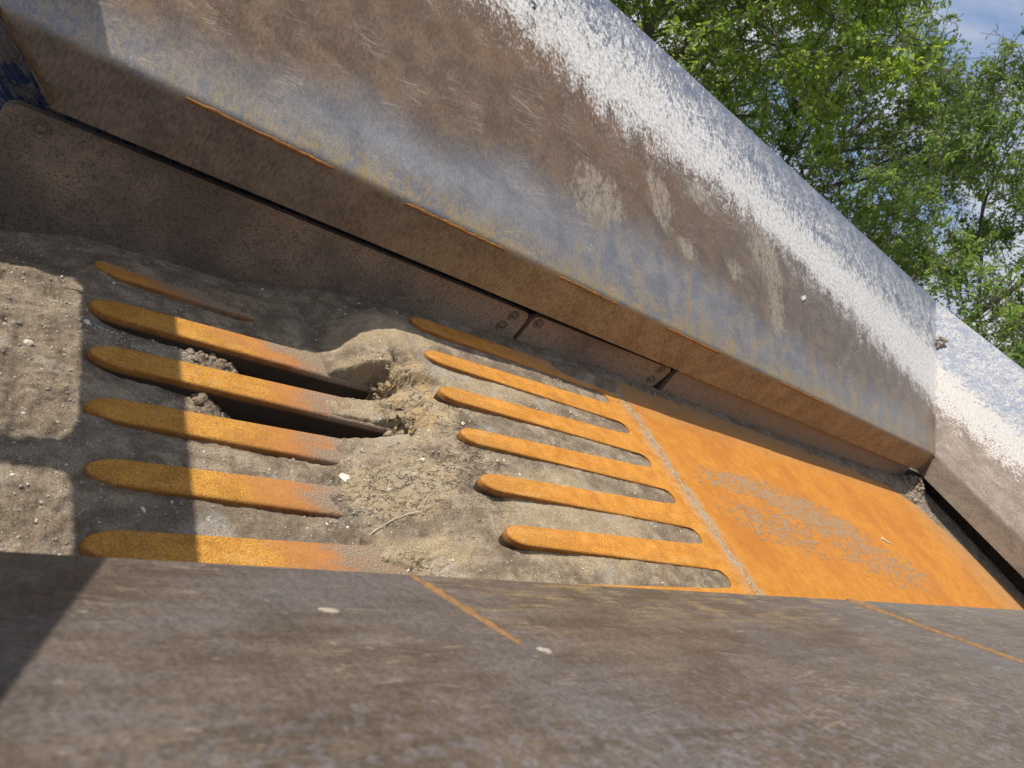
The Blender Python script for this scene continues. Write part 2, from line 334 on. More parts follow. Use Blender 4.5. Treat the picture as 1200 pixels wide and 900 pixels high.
def mat_simple(name, a, b, scale=20, rough=.8, metal=0.0, bump=.4, bd=.003, det=6):
    s = Mat(name); n = s.noise(s.P, scale, det, .65); f = s.noise(s.P, scale * 9, 3, .7)
    col = s.mix(s.ss(s.add(s.mul(n, .65), s.mul(f, .35)), .36, .64), a, b)
    return s.done(col, rough, metal, s.bump(s.add(n, s.mul(f, .5)), bump, bd), .3)

def mat_liner():
    s = Mat('worn_liner_steel')
    n = s.noise(s.P, 3, 6, .6); sp = s.noise(s.P, 230, 3, .65); sp2 = s.noise(s.map(s.P, loc=(7, 1, 2)), 75, 4, .65)
    col = s.mix(s.ss(s.add(n, s.mul(s.sub(s.x, 1.0), .12)), .34, .66), (.17, .138, .110), (.39, .300, .215))
    col = s.mix(s.mul(s.ss(sp2, .57, .65), .55), col, (.10, .08, .065))
    col = s.mix(s.mul(s.ss(sp, .53, .60), .75), col, (.055, .044, .036))
    g = s.ss(s.noise(s.P, 260, 2, .6), .60, .68); col = s.mix(s.mul(g, .35), col, (.42, .35, .27))
    nb = s.bump(s.add(sp, sp2), .6, .003)
    return s.done(col, .62, .15, nb, .4)

def mat_blue():
    s = Mat('scuffed_blue_paint')
    n = s.noise(s.P, 14, 7, .7, .5); f = s.noise(s.P, 160, 3, .7)
    col = s.mix(s.ss(f, .3, .7), (.012, .028, .080), (.024, .052, .135))
    col = s.mix(s.ss(s.add(n, s.mul(s.sub(f, .5), .3)), 0.44, .54), col, (.15, .125, .11))
    q = s.scratch(s.x, s.z, .8, 10, 9, .02, 5); col = s.mix(s.mul(q, .6), col, (.33, .35, .38))
    return s.done(col, .55, 0, s.bump(n, .3, .003), .5)

def mat_leaf(name, a, b, c):
    s = Mat(name)
    n = s.noise(s.P, .9, 3, .5); f = s.noise(s.P, 9, 2, .5)
    col = s.mix(s.ss(n, .38, .62), a, b); col = s.mix(s.ss(f, .45, .70), col, c)
    s.L(col, s.b.inputs['Base Color']); s.b.inputs['Roughness'].default_value = .5; s.b.inputs['Specular IOR Level'].default_value = .35
    tr = s.N('ShaderNodeBsdfTranslucent'); hs = s.N('ShaderNodeHueSaturation'); hs.inputs['Value'].default_value = 2.1; hs.inputs['Saturation'].default_value = 1.1; hs.inputs['Hue'].default_value = .485
    s.t.links.new(col, hs.inputs['Color']); s.t.links.new(hs.outputs[0], tr.inputs[0])
    mxs = s.N('ShaderNodeMixShader'); mxs.inputs[0].default_value = .45
    s.t.links.new(s.b.outputs[0], mxs.inputs[1]); s.t.links.new(tr.outputs[0], mxs.inputs[2]); s.t.links.new(mxs.outputs[0], s.out.inputs[0])
    return s.m

MT = dict(far=mat_hopper('far'), near=mat_hopper('near'), end=mat_hopper('end'),
          pan=mat_rust('rust_pan', 'pan'), upper=mat_rust('rust_upper', 'upper'), lower=mat_rust('rust_lower', 'lower'),
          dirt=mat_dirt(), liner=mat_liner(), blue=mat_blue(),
          weld=mat_simple('rusty_weld', (.20, .085, .02), (.36, .17, .045), 60, .8),
          edge=mat_simple('torch_cut_edge', (.07, .045, .028), (.20, .11, .045), 70, .8),
          weldnear=mat_simple('dull_weld', (.15, .09, .045), (.29, .155, .06), 45, .8),
          bolt=mat_simple('worn_bolt', (.13, .105, .085), (.26, .205, .155), 90, .5, .4),
          steel=mat_simple('dark_steel', (.035, .030, .027), (.085, .07, .06), 14, .7),
          stone=mat_simple('grey_stone', (.24, .21, .175), (.42, .375, .31), 40, .9),
          pale=mat_simple('pale_stone', (.50, .46, .38), (.72, .68, .58), 60, .85),
          clod=mat_simple('dirt_clod', (.20, .165, .125), (.40, .34, .27), 45, .95, 0, .8, .008),
          bark=mat_simple('bark', (.085, .072, .058), (.19, .165, .14), 6, .9, 0, .6, .02),
          straw=mat_simple('straw', (.50, .44, .32), (.66, .6, .46), 80, .7),
          ground=mat_simple('ground', (.07, .08, .035), (.17, .15, .10), 1.2, .95, 0, .5, .05),
          leafA=mat_leaf('leaf_bright', (.120, .215, .038), (.225, .325, .060), (.34, .42, .110)),
          leafB=mat_leaf('leaf_deep', (.105, .195, .045), (.18, .275, .065), (.27, .34, .10)),
          leafC=mat_leaf('leaf_back', (.065, .13, .030), (.11, .18, .045), (.15, .21, .06)))

# ------------------------------------------------------------------ object helpers
def tag(o, label=None, cat=None, group=None, kind=None):
    if label: o['label'] = label
    if cat: o['category'] = cat
    if group: o['group'] = group
    if kind: o['kind'] = kind
    return o
def empty(name, loc, label, cat, group=None):
    o = bpy.data.objects.new(name, None); COL.objects.link(o); o.location = loc; o.empty_display_size = .1
    return tag(o, label, cat, group)
def mesh_obj(name, me, mat, parent=None, world=True):
    o = bpy.data.objects.new(name, me); COL.objects.link(o)
    if mat is not None and not me.materials: me.materials.append(mat)
    if parent is not None:
        o.parent = parent
        if world:                                            # mesh written in world coordinates
            t = parent; off = Vector((0, 0, 0))
            while t is not None: off += t.location; t = t.parent
            o.location = -off
    return o
def bm_obj(name, bm, mat, parent=None, sharp=35, world=True, bev=0.0, seg=2):
    if bev: bmesh.ops.bevel(bm, geom=[e for e in bm.edges if e.is_manifold and e.calc_face_angle(0) > .6], offset=bev, segments=seg, affect='EDGES', profile=.6, clamp_overlap=True)
    bmesh.ops.recalc_face_normals(bm, faces=bm.faces)
    me = bpy.data.meshes.new(name); bm.to_mesh(me); bm.free()
    me.shade_smooth(); me.set_sharp_from_angle(angle=math.radians(sharp))
    return mesh_obj(name, me, mat, parent, world)
def box(bm, x0, x1, y0, y1, z0, z1):
    v = [bm.verts.new(p) for p in ((x0, y0, z0), (x1, y0, z0), (x1, y1, z0), (x0, y1, z0), (x0, y0, z1), (x1, y0, z1), (x1, y1, z1), (x0, y1, z1))]
    for f in ((3, 2, 1, 0), (4, 5, 6, 7), (0, 1, 5, 4), (1, 2, 6, 5), (2, 3, 7, 6), (3, 0, 4, 7)): bm.faces.new([v[i] for i in f])
def prism(bm, poly, d0, d1, axis='z'):
    def P(p, d): return (p[0], p[1], d) if axis == 'z' else (p[0], d, p[1])
    a = [bm.verts.new(P(p, d0)) for p in poly]; b = [bm.verts.new(P(p, d1)) for p in poly]
    n = len(poly); bm.faces.new(a[::-1]); bm.faces.new(b)
    for i in range(n): bm.faces.new((a[i], a[(i + 1) % n], b[(i + 1) % n], b[i]))
def sst(x, a, b):
    t = np.clip((x - a) / (b - a), 0, 1); return t * t * (3 - 2 * t)

# numpy gradient noise
_perm = RNG.permutation(512); _g = RNG.normal(size=(512, 2)); _g /= np.linalg.norm(_g, axis=1)[:, None]
def perlin(x, y):
    xi = np.floor(x).astype(int); yi = np.floor(y).astype(int); xf = x - xi; yf = y - yi
    def h(a, b): return _g[_perm[(_perm[a % 512] + b) % 512]]
    def d(a, b): g = h(xi + a, yi + b); return g[..., 0] * (xf - a) + g[..., 1] * (yf - b)
    u = xf ** 3 * (xf * (xf * 6 - 15) + 10); v = yf ** 3 * (yf * (yf * 6 - 15) + 10)
    return (d(0, 0) * (1 - u) + d(1, 0) * u) * (1 - v) + (d(0, 1) * (1 - u) + d(1, 1) * u) * v
def fbm(x, y, f, o=4, g=.55):
    s = 0; a = 1
    for i in range(o): s = s + a * perlin(x * f + 17.3 * i, y * f - 9.1 * i); f *= 2.03; a *= g
    return s

# ------------------------------------------------------------------ hopper walls
LIPB, BEND, TOPZ = .165, .345, 1.222
SL = math.tan(math.radians(36))
def profile():
    # (d outwards, z); upper surface, lip bottom first
    r = .035; pts = [(0, LIPB)]
    a = math.radians(36); zc = BEND - r * math.tan((math.pi / 2 - a) / 2)
    for i in range(7):
        t = (math.pi / 2 - a) * i / 6
        pts.append((r - r * math.cos(t), zc + r * math.sin(t)))
    d0, z0 = pts[-1]; pts.append((d0 + (TOPZ - z0) / SL, TOPZ))
    return pts
PF = profile()
def offset_profile(pts, t):
    out = []
    for i, p in enumerate(pts):
        a = pts[max(i - 1, 0)]; b = pts[min(i + 1, len(pts) - 1)]
        tx, tz = b[0] - a[0], b[1] - a[1]; l = math.hypot(tx, tz); out.append((p[0] + tz / l * t, p[1] - tx / l * t))
    return out
PB = offset_profile(PF, .014)
def sweep(bm, P, Q, A, B):
    ring = P + Q[::-1]; n = len(ring)
    a = [bm.verts.new(A(*p)) for p in ring]; b = [bm.verts.new(B(*p)) for p in ring]
    for i in range(n): bm.faces.new((a[i], a[(i + 1) % n], b[(i + 1) % n], b[i]))
    k = len(P)
    for lst, fl in ((a, False), (b, True)):
        for i in range(k - 1):
            q = (lst[i], lst[i + 1], lst[n - 2 - i], lst[n - 1 - i]); bm.faces.new(q if fl else q[::-1])
YF, YN, XE, KE = 1.90, .50, 6.03, .5
def xl(d, z): return float(np.interp(z, [.165, .2, .345, .4], [.135, .127, -.02, -.10]))

far = empty('hopper_side_wall', (3.0, YF, LIPB), 'tall sloping steel hopper side with scraped white paint along its top, below the trees', 'hopper wall')
bm = bmesh.new(); sweep(bm, PF, PB, lambda d, z: (xl(d, z), YF + d, z), lambda d, z: (XE + KE * d, YF + d, z))
pl = bm_obj('side_plate', bm, MT['far'], far, 30)
# the bolt hole near the top edge, cut through the plate
cm = bmesh.new(); bmesh.ops.create_cone(cm, cap_ends=True, segments=20, radius1=.021, radius2=.021, depth=.3)
cme = bpy.data.meshes.new('cutter'); cm.to_mesh(cme); cm.free(); cut = bpy.data.objects.new('cutter', cme); COL.objects.link(cut)
cut.location = (1.552, 2.806, 1.0); cut.rotation_euler = Vector((0, -.588, .809)).to_track_quat('Z', 'Y').to_euler()
md = pl.modifiers.new('cut', 'BOOLEAN'); md.operation = 'DIFFERENCE'; md.object = cut; md.solver = 'EXACT'
bpy.context.view_layer.update()
nm = bpy.data.meshes.new_from_object(pl.evaluated_get(bpy.context.evaluated_depsgraph_get()))
pl.modifiers.clear(); pl.data = nm; bpy.data.objects.remove(cut)
# rust ridges (stitch welds) along the bend, weld at corner
def weld(name, pts, r, parent, mat, label=None):
    bm = bmesh.new(); n = len(pts); rings = []
    for i, p in enumerate(pts):
        p = Vector(p); t = (Vector(pts[min(i + 1, n - 1)]) - Vector(pts[max(i - 1, 0)])).normalized()
        u = t.cross(Vector((.1, .2, 1))).normalized(); v = t.cross(u)
        rr = r * (1 + .25 * random.uniform(-1, 1)) * (0.45 if i in (0, n - 1) else 1)
        rings.append([bm.verts.new(p + (u * math.cos(k * math.pi / 3) + v * math.sin(k * math.pi / 3)) * rr) for k in range(6)])
    for a, b in zip(rings, rings[1:]):
        for k in range(6): bm.faces.new((a[k], a[(k + 1) % 6], b[(k + 1) % 6], b[k]))
    bm.faces.new(rings[0][::-1]); bm.faces.new(rings[-1])
    o = bm_obj(name, bm, mat, parent, 80)
    if label: o['label'] = label
    return o
def lin(a, b, n, j=0.0): return [tuple(a[k] + (b[k] - a[k]) * i / n + random.uniform(-j, j) for k in range(3)) for i in range(n + 1)]
for xa, xb in ((.38, .80), (1.05, 1.47), (1.75, 2.10), (2.45, 2.9), (3.5, 4.1)):
    weld('weld_bead', lin((xa, YF + .0005, .333), (xb, YF + .0005, .333), 30, .0012), .0055, far, MT['weld'])
weld('corner_weld', lin((XE - .004, YF, .18), (XE - .004, YF, .33), 8, .002) + lin((XE + .02, YF + .03, .365), (XE + KE * 1.2, YF + 1.2, 1.21), 40, .003), .010, far, MT['end'])

weld('weld_bead', [(xl(0, z) - .001, YF + max(0, (z - .33)) * .8, z) for z in np.linspace(.172, .345, 14)] + [(xl(0, .40) , YF + .07, .40)], .0065, far, MT['edge'])
endw = empty('hopper_end_wall', (XE, 1.2, LIPB), 'short end wall of the hopper at the right edge, blue paint scratched white above brown steel', 'hopper wall')
bm = bmesh.new(); sweep(bm, PF, PB, lambda d, z: (XE + KE * d, YF + d - .003, z), lambda d, z: (XE + KE * d, YN - d + .003, z))
bm_obj('end_plate', bm, MT['end'], endw, 30)
near = empty('hopper_side_wall', (3.0, YN, LIPB), 'dark brown worn hopper plate filling the foreground, with two rusty weld lines across it', 'hopper wall')
bm = bmesh.new(); sweep(bm, PF, PB, lambda d, z: (-.45, YN - d, z), lambda d, z: (XE + KE * d, YN - d, z))
bm_obj('side_plate', bm, MT['near'], near, 30)
def NP(x, v): return (x, YN - v * .809, BEND + v * .588 - .0055)
for xw, r in ((.578, .0085), (2.03, .011)):
    weld('weld_bead', [NP(xw + random.uniform(-.001, .001), .0 + .012 * i) for i in range(1, (22 if xw < 1 else 60))], r, near, MT['weldnear'])
# rear stiffeners outside the far wall, and a latch lug by the corner
bm = bmesh.new(); box(bm, 6.02, 6.07, 3.10, 3.125, 1.20, 1.262)
lug = bm_obj('bracket', bm, MT['steel'], far, bev=.01)
bm = bmesh.new()
for i in range(14):
    mt = Matrix.Translation((XE + .395 + random.uniform(-.02, .02), YF + .82 + random.uniform(-.03, .03), .975 + random.uniform(-.045, .045))); bmesh.ops.create_icosphere(bm, subdivisions=1, radius=random.uniform(.012, .026), matrix=mt)
tag(bm_obj('mud_lump', bm, MT['clod'], None), 'small brown lump of mud stuck in the corner joint between the two hopper walls', 'mud')

# ------------------------------------------------------------------ feeder trough: side walls, liners with bolts
tr = empty('feeder_trough', (2.4, 1.25, -.9), 'steel feeder trough with brown speckled wear liners along the side under the hopper lip', 'feeder')
for y0, y1 in ((1.975, 1.995), (.40, .42)):
    bm = bmesh.new(); box(bm, .09, 6.6, y0, y1, -.9, .11); bm_obj('side_wall', bm, MT['steel'], tr, bev=.003)
bm = bmesh.new(); box(bm, 6.55, 6.57, .42, 1.975, -.9, .2); bm_obj('back_wall', bm, MT['steel'], tr)
bm = bmesh.new(); box(bm, -.9, 6.55, .42, 1.975, -.93, -.9); bm_obj('chute_floor', bm, MT['steel'], tr)
def rounded(x0, x1, z0, z1, r, sl=0.0, sr=0.0, n=6):
    pts = []
    for cx, cz, a0 in ((x1 - r, z1 - r, 0), (x0 + r, z1 - r, 90), (x0 + r, z0 + r, 180), (x1 - r, z0 + r, 270)):
        for i in range(n + 1):
            a = math.radians(a0 + 90 * i / n); x = cx + r * math.cos(a); z = cz + r * math.sin(a)
            k = (z - z1); x += (sl if cx < (x0 + x1) / 2 else sr) * k
            pts.append((x, z))
    return pts
def liner(x0, x1, z0, z1, bolts, sl=0.0, sr=0.0, tilt=0.0):
    bm = bmesh.new(); poly = rounded(x0, x1, z0, z1, .032, sl, sr)
    poly = [(x, z + tilt * (x - x0)) for x, z in poly]
    prism(bm, poly, 1.950, 1.974, 'y')
    lo = bm_obj('side_liner', bm, MT['liner'], tr, 40, bev=.004)
    for x, z in bolts:
        bm = bmesh.new()
        prof = [(0.0, .006), (.008, .0055), (.011, .003), (.0125, .0), (.0135, -.0015), (.017, -.001), (.019, .0025), (.0215, .003), (.0235, .0)]
        rings = []
        for r, h in prof: rings.append([bm.verts.new((x + max(r, .0005) * math.cos(k * math.pi / 10), 1.949 - h, z + max(r, .0005) * math.sin(k * math.pi / 10))) for k in range(20)])
        for a, b in zip(rings, rings[1:]):
            for k in range(20): bm.faces.new((a[k], b[k], b[(k + 1) % 20], a[(k + 1) % 20]))
        bm.faces.new(rings[0])
        bm_obj('bolt', bm, MT['bolt'], lo, 60)
    return lo
liner(.055, 1.805, -.40, .122, [(.135, .082), (1.735, .088), (1.715, .030)], sl=.10)
liner(1.828, 2.775, -.12, .126, [(1.868, .096), (2.70, .112), (2.69, .045)], tilt=.012, sr=.25)
liner(2.805, 6.05, -.12, .148, [], sl=-.1)

# ------------------------------------------------------------------ grizzly decks and the pan
YC = [.724 + .181 * k for k in range(7)]
def finger_poly(x0, x1, yc, w0, w1, flip=False):
    pts = []; n = 10
    for i in range(n + 1):                                   # blunt elongated tip
        t = math.pi / 2 + math.pi * i / n
        pts.append((x0 + w0 * 1.05 + w0 * 1.05 * math.cos(t), yc + w0 / 2 * math.sin(t)))
    m = 8
    for i in range(1, m + 1):
        f = i / m; pts.append((x0 + w0 * 1.05 + (x1 - x0 - w0 * 1.05) * f, yc - (w0 + (w1 - w0) * f) / 2))
    for i in range(m, 0, -1):
        f = i / m; pts.append((x0 + w0 * 1.05 + (x1 - x0 - w0 * 1.05) * f, yc + (w0 + (w1 - w0) * f) / 2))
    return pts
def finger(parent, x0, x1, yc, w0, w1, zt, th, mat, bev=.010, lab=None):
    bm = bmesh.new(); poly = finger_poly(x0, x1, yc, w0, w1)
    a = [bm.verts.new((x, y, zt - th)) for x, y in poly]; b = [bm.verts.new((x, y, zt)) for x, y in poly]; n = len(poly)
    bm.faces.new(b); bm.faces.new(a[::-1])
    for i in range(n): bm.faces.new((a[i], a[(i + 1) % n], b[(i + 1) % n], b[i]))
    bm.normal_update()
    ed = [e for e in bm.edges if abs(e.verts[0].co.z - zt) < 1e-6 and abs(e.verts[1].co.z - zt) < 1e-6 and not (abs(e.verts[0].co.x - x1) < 1e-6 and abs(e.verts[1].co.x - x1) < 1e-6)]
    bmesh.ops.bevel(bm, geom=ed, offset=bev, segments=3, affect='EDGES', profile=.5)
    o = bm_obj('finger', bm, mat, parent, 50)
    if lab: o['label'] = lab
    return o
XT = [1.262, 1.247, 1.241, 1.244, 1.238, 1.248, 1.249]
up = empty('grizzly_deck', (2.0, 1.25, -.08), 'bright orange rusty grizzly casting whose fingers stretch left from the seam', 'grizzly deck')
XR = 2.16
for k, yc in enumerate(YC):
    finger(up, XT[k], XR, yc, .070, .108, 0.0, .075, MT['upper'], .007 if k else .007, 'finger in the shade by the liners, half buried in grey dust' if k == 6 else None)
poly = [(2.366, .44), (2.366, 1.94)]; W = .054
poly += [(XR, 1.94)]
for k in range(6, -1, -1):
    poly.append((XR, YC[k] + W)); 
    poly.append((XR, YC[k] - W))
    if k:                                                   # rounded root of the slot below this finger
        ya, yb = YC[k] - W, YC[k - 1] + W; yc = (ya + yb) / 2; r = (ya - yb) / 2
        for i in range(0, 11):
            t = math.pi / 2 - math.pi * i / 10; poly.append((2.195 + r * 1.35 * math.cos(t), yc + r * math.sin(t)))
poly += [(XR, .44)]
# top slot above the last finger is filled: straight edge
bm = bmesh.new(); prism(bm, poly, -.075, 0.0); bm_obj('root_plate', bm, MT['upper'], up, 40)
lo = empty('grizzly_deck', (.7, 1.25, -.24), 'lower grizzly casting at the left with rounded yellow-brown fingers beside two open slots', 'grizzly deck')
XTL = [.325, .318, .319, .317, .319, .316, .325]
for k, yc in enumerate(YC):
    finger(lo, XTL[k], 1.20, yc - .004, .078, .112, -.150, .085, MT['lower'], .010)
pan = empty('feeder_pan', (4.4, 1.2, -.04), 'flat orange rusty pan plate with a patch of grey dust flakes', 'pan plate')
bm = bmesh.new(); prism(bm, [(2.386, .44), (6.5, .44), (6.5, 1.94), (2.386, 1.94)], -.04, 0.0); bm_obj('pan_plate', bm, MT['pan'], pan, bev=.003)

# ------------------------------------------------------------------ dirt
def heightgrid(name, xs, ys, fn, mat, label):
    X, Y = np.meshgrid(xs, ys, indexing='ij'); Z = fn(X, Y)
    v = np.stack([X, Y, Z], -1).reshape(-1, 3); nx, ny = len(xs), len(ys)
    i = np.arange(nx * ny).reshape(nx, ny)
    q = np.stack([i[:-1, :-1], i[1:, :-1], i[1:, 1:], i[:-1, 1:]], -1).reshape(-1, 4); q = q[v[q, 2].min(1) > -.40]
    me = bpy.data.meshes.new(name); me.vertices.add(len(v)); me.vertices.foreach_set('co', v.ravel().astype(np.float32))
    me.loops.add(q.size); me.loops.foreach_set('vertex_index', q.ravel().astype(np.int32))
    me.polygons.add(len(q)); me.polygons.foreach_set('loop_start', (np.arange(len(q)) * 4).astype(np.int32))
    me.update(calc_edges=True); me.shade_smooth()
    return tag(mesh_obj(name, me, mat), label, 'dirt', None, 'stuff')
def Hdirt(X, Y):
    n1 = fbm(X, Y, 2.6, 3); n2 = fbm(X + 5, Y, 9, 4, .6); n3 = fbm(X, Y + 7, 45, 3, .6)
    rid = np.abs(fbm(X + 2, Y + 3, 13, 4, .6))
    base = -.163 + .016 * n1 + .008 * n2 + .0042 * n3
    leftz = 1 - sst(X, .25, .40)
    base += leftz * (-.012 - .075 * sst(Y, 1.62, 1.95) * (1 - sst(X, .05, .45)) + .010 * n2)
    # in the slots of the lower deck, right of the tips
    inb = sst(X, .30, .36) * (1 - sst(X, .82, .98))
    base = base * (1 - inb) + inb * (-.1560 - .022 * sst(Y, 1.27, 1.33) * (1 - sst(Y, 1.60, 1.66)) + .005 * n1 + .005 * n2 + .003 * n3)
    # shaded near-side undercut below each finger
    for yc in YC:
        d = (Y - (yc - .050)); base -= .010 * np.exp(-(d / .012) ** 2) * inb
    # dust over the right ends of the lower fingers
    xe = np.interp(Y, [.5, .88, 1.10, 1.28, 1.44, 1.61, 1.70, 1.81, 1.95], [.94, .945, .90, .96, .99, .98, .86, .62, .54])
    cov = sst(X + .05 * n2 + .05 * n1, xe - .05, xe + .03)
    base = np.maximum(base, base * (1 - cov) + cov * (-.1455 + .006 * n2 + .005 * n1 + .002 * n3))
    # mound up to the level of the upper deck; a steep face between y 1.35 and 1.75
    s_ = sst(Y, 1.28, 1.42) * (1 - sst(Y, 1.85, 1.95))
    s2 = sst(Y, 1.50, 1.56) * (1 - sst(Y, 1.85, 1.95)); x0 = .90 + .13 * s_ - .10 * s2; x1 = 1.36 - .05 * s_ - .14 * s2
    mnd = sst(X + .014 * n2 + .02 * n1, x0, x1)
    top = -.014 + .007 * n1 + .003 * n2 + .002 * n3
    z = base * (1 - mnd) + top * mnd
    # between the upper fingers
    fl = sst(X, 1.32, 1.75); ft = -.0065 + .0028 * n1 + .0030 * n2 + .0018 * n3
    z = z * (1 - fl) + ft * fl
    for yc in YC:
        d = (Y - (yc - .046)); z -= (.005 * (yc < 1.2) + .003) * np.exp(-(d / .012) ** 2) * sst(X, 1.24, 1.28) * (1 - sst(X, 1.32, 1.62))
    # upper far corner: dust over the last finger and bank against the liners
    bk = sst(Y + .03 * n2, 1.83, 1.90); zl = np.interp(X, [-.6, .12, .3, .7, 1.05, 1.8, 2.4], [-.27, -.235, -.175, -.162, -.065, -.006, .012])
    z = z * (1 - bk) + (zl + .003 * n3 + .004 * n2) * bk
    z += .028 * sst(X, 1.85, 2.15) * sst(Y, 1.76, 1.84) * (1 - bk)
    z = z + (.022 * sst(Y, 1.795, 1.85) * sst(X, .30, .40) * (1 - sst(X, .7, .9))) * (1 - bk)
    # broken crumbs and cracks
    crk = (np.exp(-(((X - .98) / .16) ** 2 + ((Y - 1.10) / .10) ** 2)) + np.exp(-(((X - .99) / .06) ** 2 + ((Y - .85) / .05) ** 2)) * 1.8
           + np.exp(-(((X - 1.16) / .06) ** 2 + ((Y - 1.42) / .13) ** 2)) * 1.2 + np.exp(-(((X - 1.2) / .1) ** 2 + ((Y - 1.16) / .06) ** 2)) * .7)
    z -= crk * (.014 * np.clip(.05 - rid, 0, 1) / .05 + .005 * np.abs(n3))
    # pit by the near lip
    pit = np.exp(-(((X - .985) / .055) ** 2 + ((Y - .858) / .030) ** 2)); z -= pit * (.065 + .03 * np.clip(.14 - rid, 0, 1) / .14 + .02 * np.abs(n3))
    # the two open slots
    for yc, ya, yb, xa, xb in ((1.538, 1.497, 1.580, .60, 1.125), (1.357, 1.314, 1.400, .545, 1.14)):
        wob = .010 * n2 + .006 * n3
        fr_ = 1 - sst(X, .84, .95); my = sst(Y + .008 * n2 * (1 - fr_), ya - .006 - .024 * fr_, ya + .016 - .022 * fr_) * (1 - sst(Y + .008 * n2 * (1 - fr_), yb - .018 + .022 * fr_, yb + .006 + .024 * fr_))
        ml = sst(X + .03 * n2, xa - .01, xa + .42) ** 1.5
        mr = 1 - sst(X + .35 * np.abs(Y - yc) + .030 * n2 + .008 * n3, xb - .016, xb + .022)
        rag = np.exp(-(((X - xb - .01) / .05) ** 2 + ((Y - yc - .045) / .05) ** 2)); z -= rag * (.030 * np.clip(.10 - rid, 0, 1) / .10 + .02 * np.abs(n3) + .010)
        z = z * (1 - my * mr * ml) + (-.62) * my * mr * ml
        gv = my * mr * sst(X, xa - .02, xa + .02) * (1 - sst(X, xa + .15, xa + .30)); z += gv * .014 * (rid * 2 - .4)
    # chipped notch beside the right end of the first opening
    z -= .03 * np.exp(-(((X - 1.16) / .025) ** 2 + ((Y - 1.60) / .05) ** 2))
    return z
XS = np.arange(-.62, 2.372, .0040); YS = np.arange(.50, 1.952, .0040)
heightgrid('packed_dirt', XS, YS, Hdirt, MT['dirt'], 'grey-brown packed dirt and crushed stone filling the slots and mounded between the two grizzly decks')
def Hbank(X, Y):
    n1 = fbm(X, Y, 2.6, 3); n2 = fbm(X + 5, Y, 9, 4, .6); n3 = fbm(X, Y + 7, 40, 2, .6)
    z = -.012 + 0 * X
    yb = np.interp(X, [2.3, 3, 4, 5, 5.6, 6.0, 6.6], [1.88, 1.89, 1.88, 1.84, 1.78, 1.60, 1.3])
    far_ = np.clip((Y + .02 * n2 + .015 * n1 - yb) / .10, -.5, 2.0)
    xb = np.interp(Y, [.5, .9, 1.4, 1.8], [6.35, 6.22, 6.02, 5.75]); rt = np.clip((X + .08 * n2 + .05 * n1 - xb) / .30, -.5, 2)
    z = np.maximum(z, -.002 + .014 * np.maximum(far_, rt) + .003 * n3 * (np.maximum(far_, rt) > 0))
    z += .10 * np.exp(-(((X - 6.05) / .14) ** 2 + ((Y - 1.83) / .10) ** 2)) * (1 + .4 * n2)
    jn = (X < 2.386); z = np.where(jn, -.0035 + .003 * n2 + .003 * n3, z)
    z = np.where((X >= 2.386) & (X < 2.40), np.where(z > 0, z, -.015), z)
    return z
XS2 = np.concatenate([np.arange(2.362, 2.41, .003), np.arange(2.412, 6.52, .011)]); YS2 = np.arange(.50, 1.952, .008)
heightgrid('dust_bank', XS2, YS2, Hbank, MT['dirt'], 'dry grey dust banked along the liners and behind the pan, filling the seam')

# ------------------------------------------------------------------ stones
def stone_verts(r, flat=.6, sub=1):
    b = bmesh.new(); bmesh.ops.create_icosphere(b, subdivisions=sub, radius=1)
    ax = np.array([random.uniform(.7, 1.3), random.uniform(.6, 1.1), random.uniform(.5, .9) * flat / .6])
    V = np.array([v.co[:] for v in b.verts]); F = [[v.index for v in f.verts] for f in b.faces]; b.free()
    V = V * (1 + RNG.uniform(-.22, .22, (len(V), 1))) * ax * r
    a = random.uniform(0, 6.28); c, s = math.cos(a), math.sin(a); V = V @ np.array([[c, s, 0], [-s, c, 0], [0, 0, 1]])
    return V, np.array(F)
TMPL = [stone_verts(1.0) for _ in range(14)]
def scatter(name, spots, mat, label, cat='gravel'):
    vs, fs, off = [], [], 0
    for x, y, z, r in spots:
        V, F = TMPL[random.randrange(14)]; a = random.uniform(0, 6.28); c, s = math.cos(a), math.sin(a)
        V = (V @ np.array([[c, s, 0], [-s, c, 0], [0, 0, 1]])) * r + (x, y, z); vs.append(V); fs.append(F + off); off += len(V)
    me = bpy.data.meshes.new(name); me.from_pydata(np.concatenate(vs).tolist(), [], np.concatenate(fs).tolist()); me.update()
    return tag(mesh_obj(name, me, mat), label, cat, None, 'stuff')
def on_dirt(x, y): return float(Hdirt(np.array([[x]]), np.array([[y]]))[0, 0])
def make_spots(n, xr, yr, rr, fn, keep=None, sink=.15, pw=3):
    x = RNG.uniform(*xr, n); y = RNG.uniform(*yr, n)
    if keep is not None: k = keep(x, y); x, y = x[k], y[k]
    z = fn(x[None], y[None])[0]; r = rr[0] + (rr[1] - rr[0]) * RNG.uniform(0, 1, len(x)) ** pw
    return [(a, b, c + d * sink, d) for a, b, c, d in zip(x, y, z, r) if c > -.45]
def notfinger(x, y):
    ok = np.ones(len(x), bool)
    for k, yc in enumerate(YC):
        ok &= ~((np.abs(y - yc) < .056) & (((x > .31) & (x < .9)) | (x > 1.24)))
    return ok | (RNG.uniform(0, 1, len(x)) < .05)
sp = make_spots(4200, (-.1, 2.2), (.6, 1.93), (.0010, .0048), Hdirt, notfinger)
sp += make_spots(1100, (.05, .32), (.8, 1.75), (.0010, .0055), Hdirt, None, .0, 4)
sp += make_spots(500, (.30, .62), (1.49, 1.58), (.0015, .006), Hdirt)
sp += [q for q in make_spots(450, (.78, 1.3), (1.0, 1.28), (.0012, .0055), Hdirt)]
scatter('fine_gravel', sp, MT['stone'], 'fine grey grit scattered over the packed dirt')
sp = make_spots(420, (-.1, 2.2), (.6, 1.93), (.002, .006), Hdirt, notfinger)
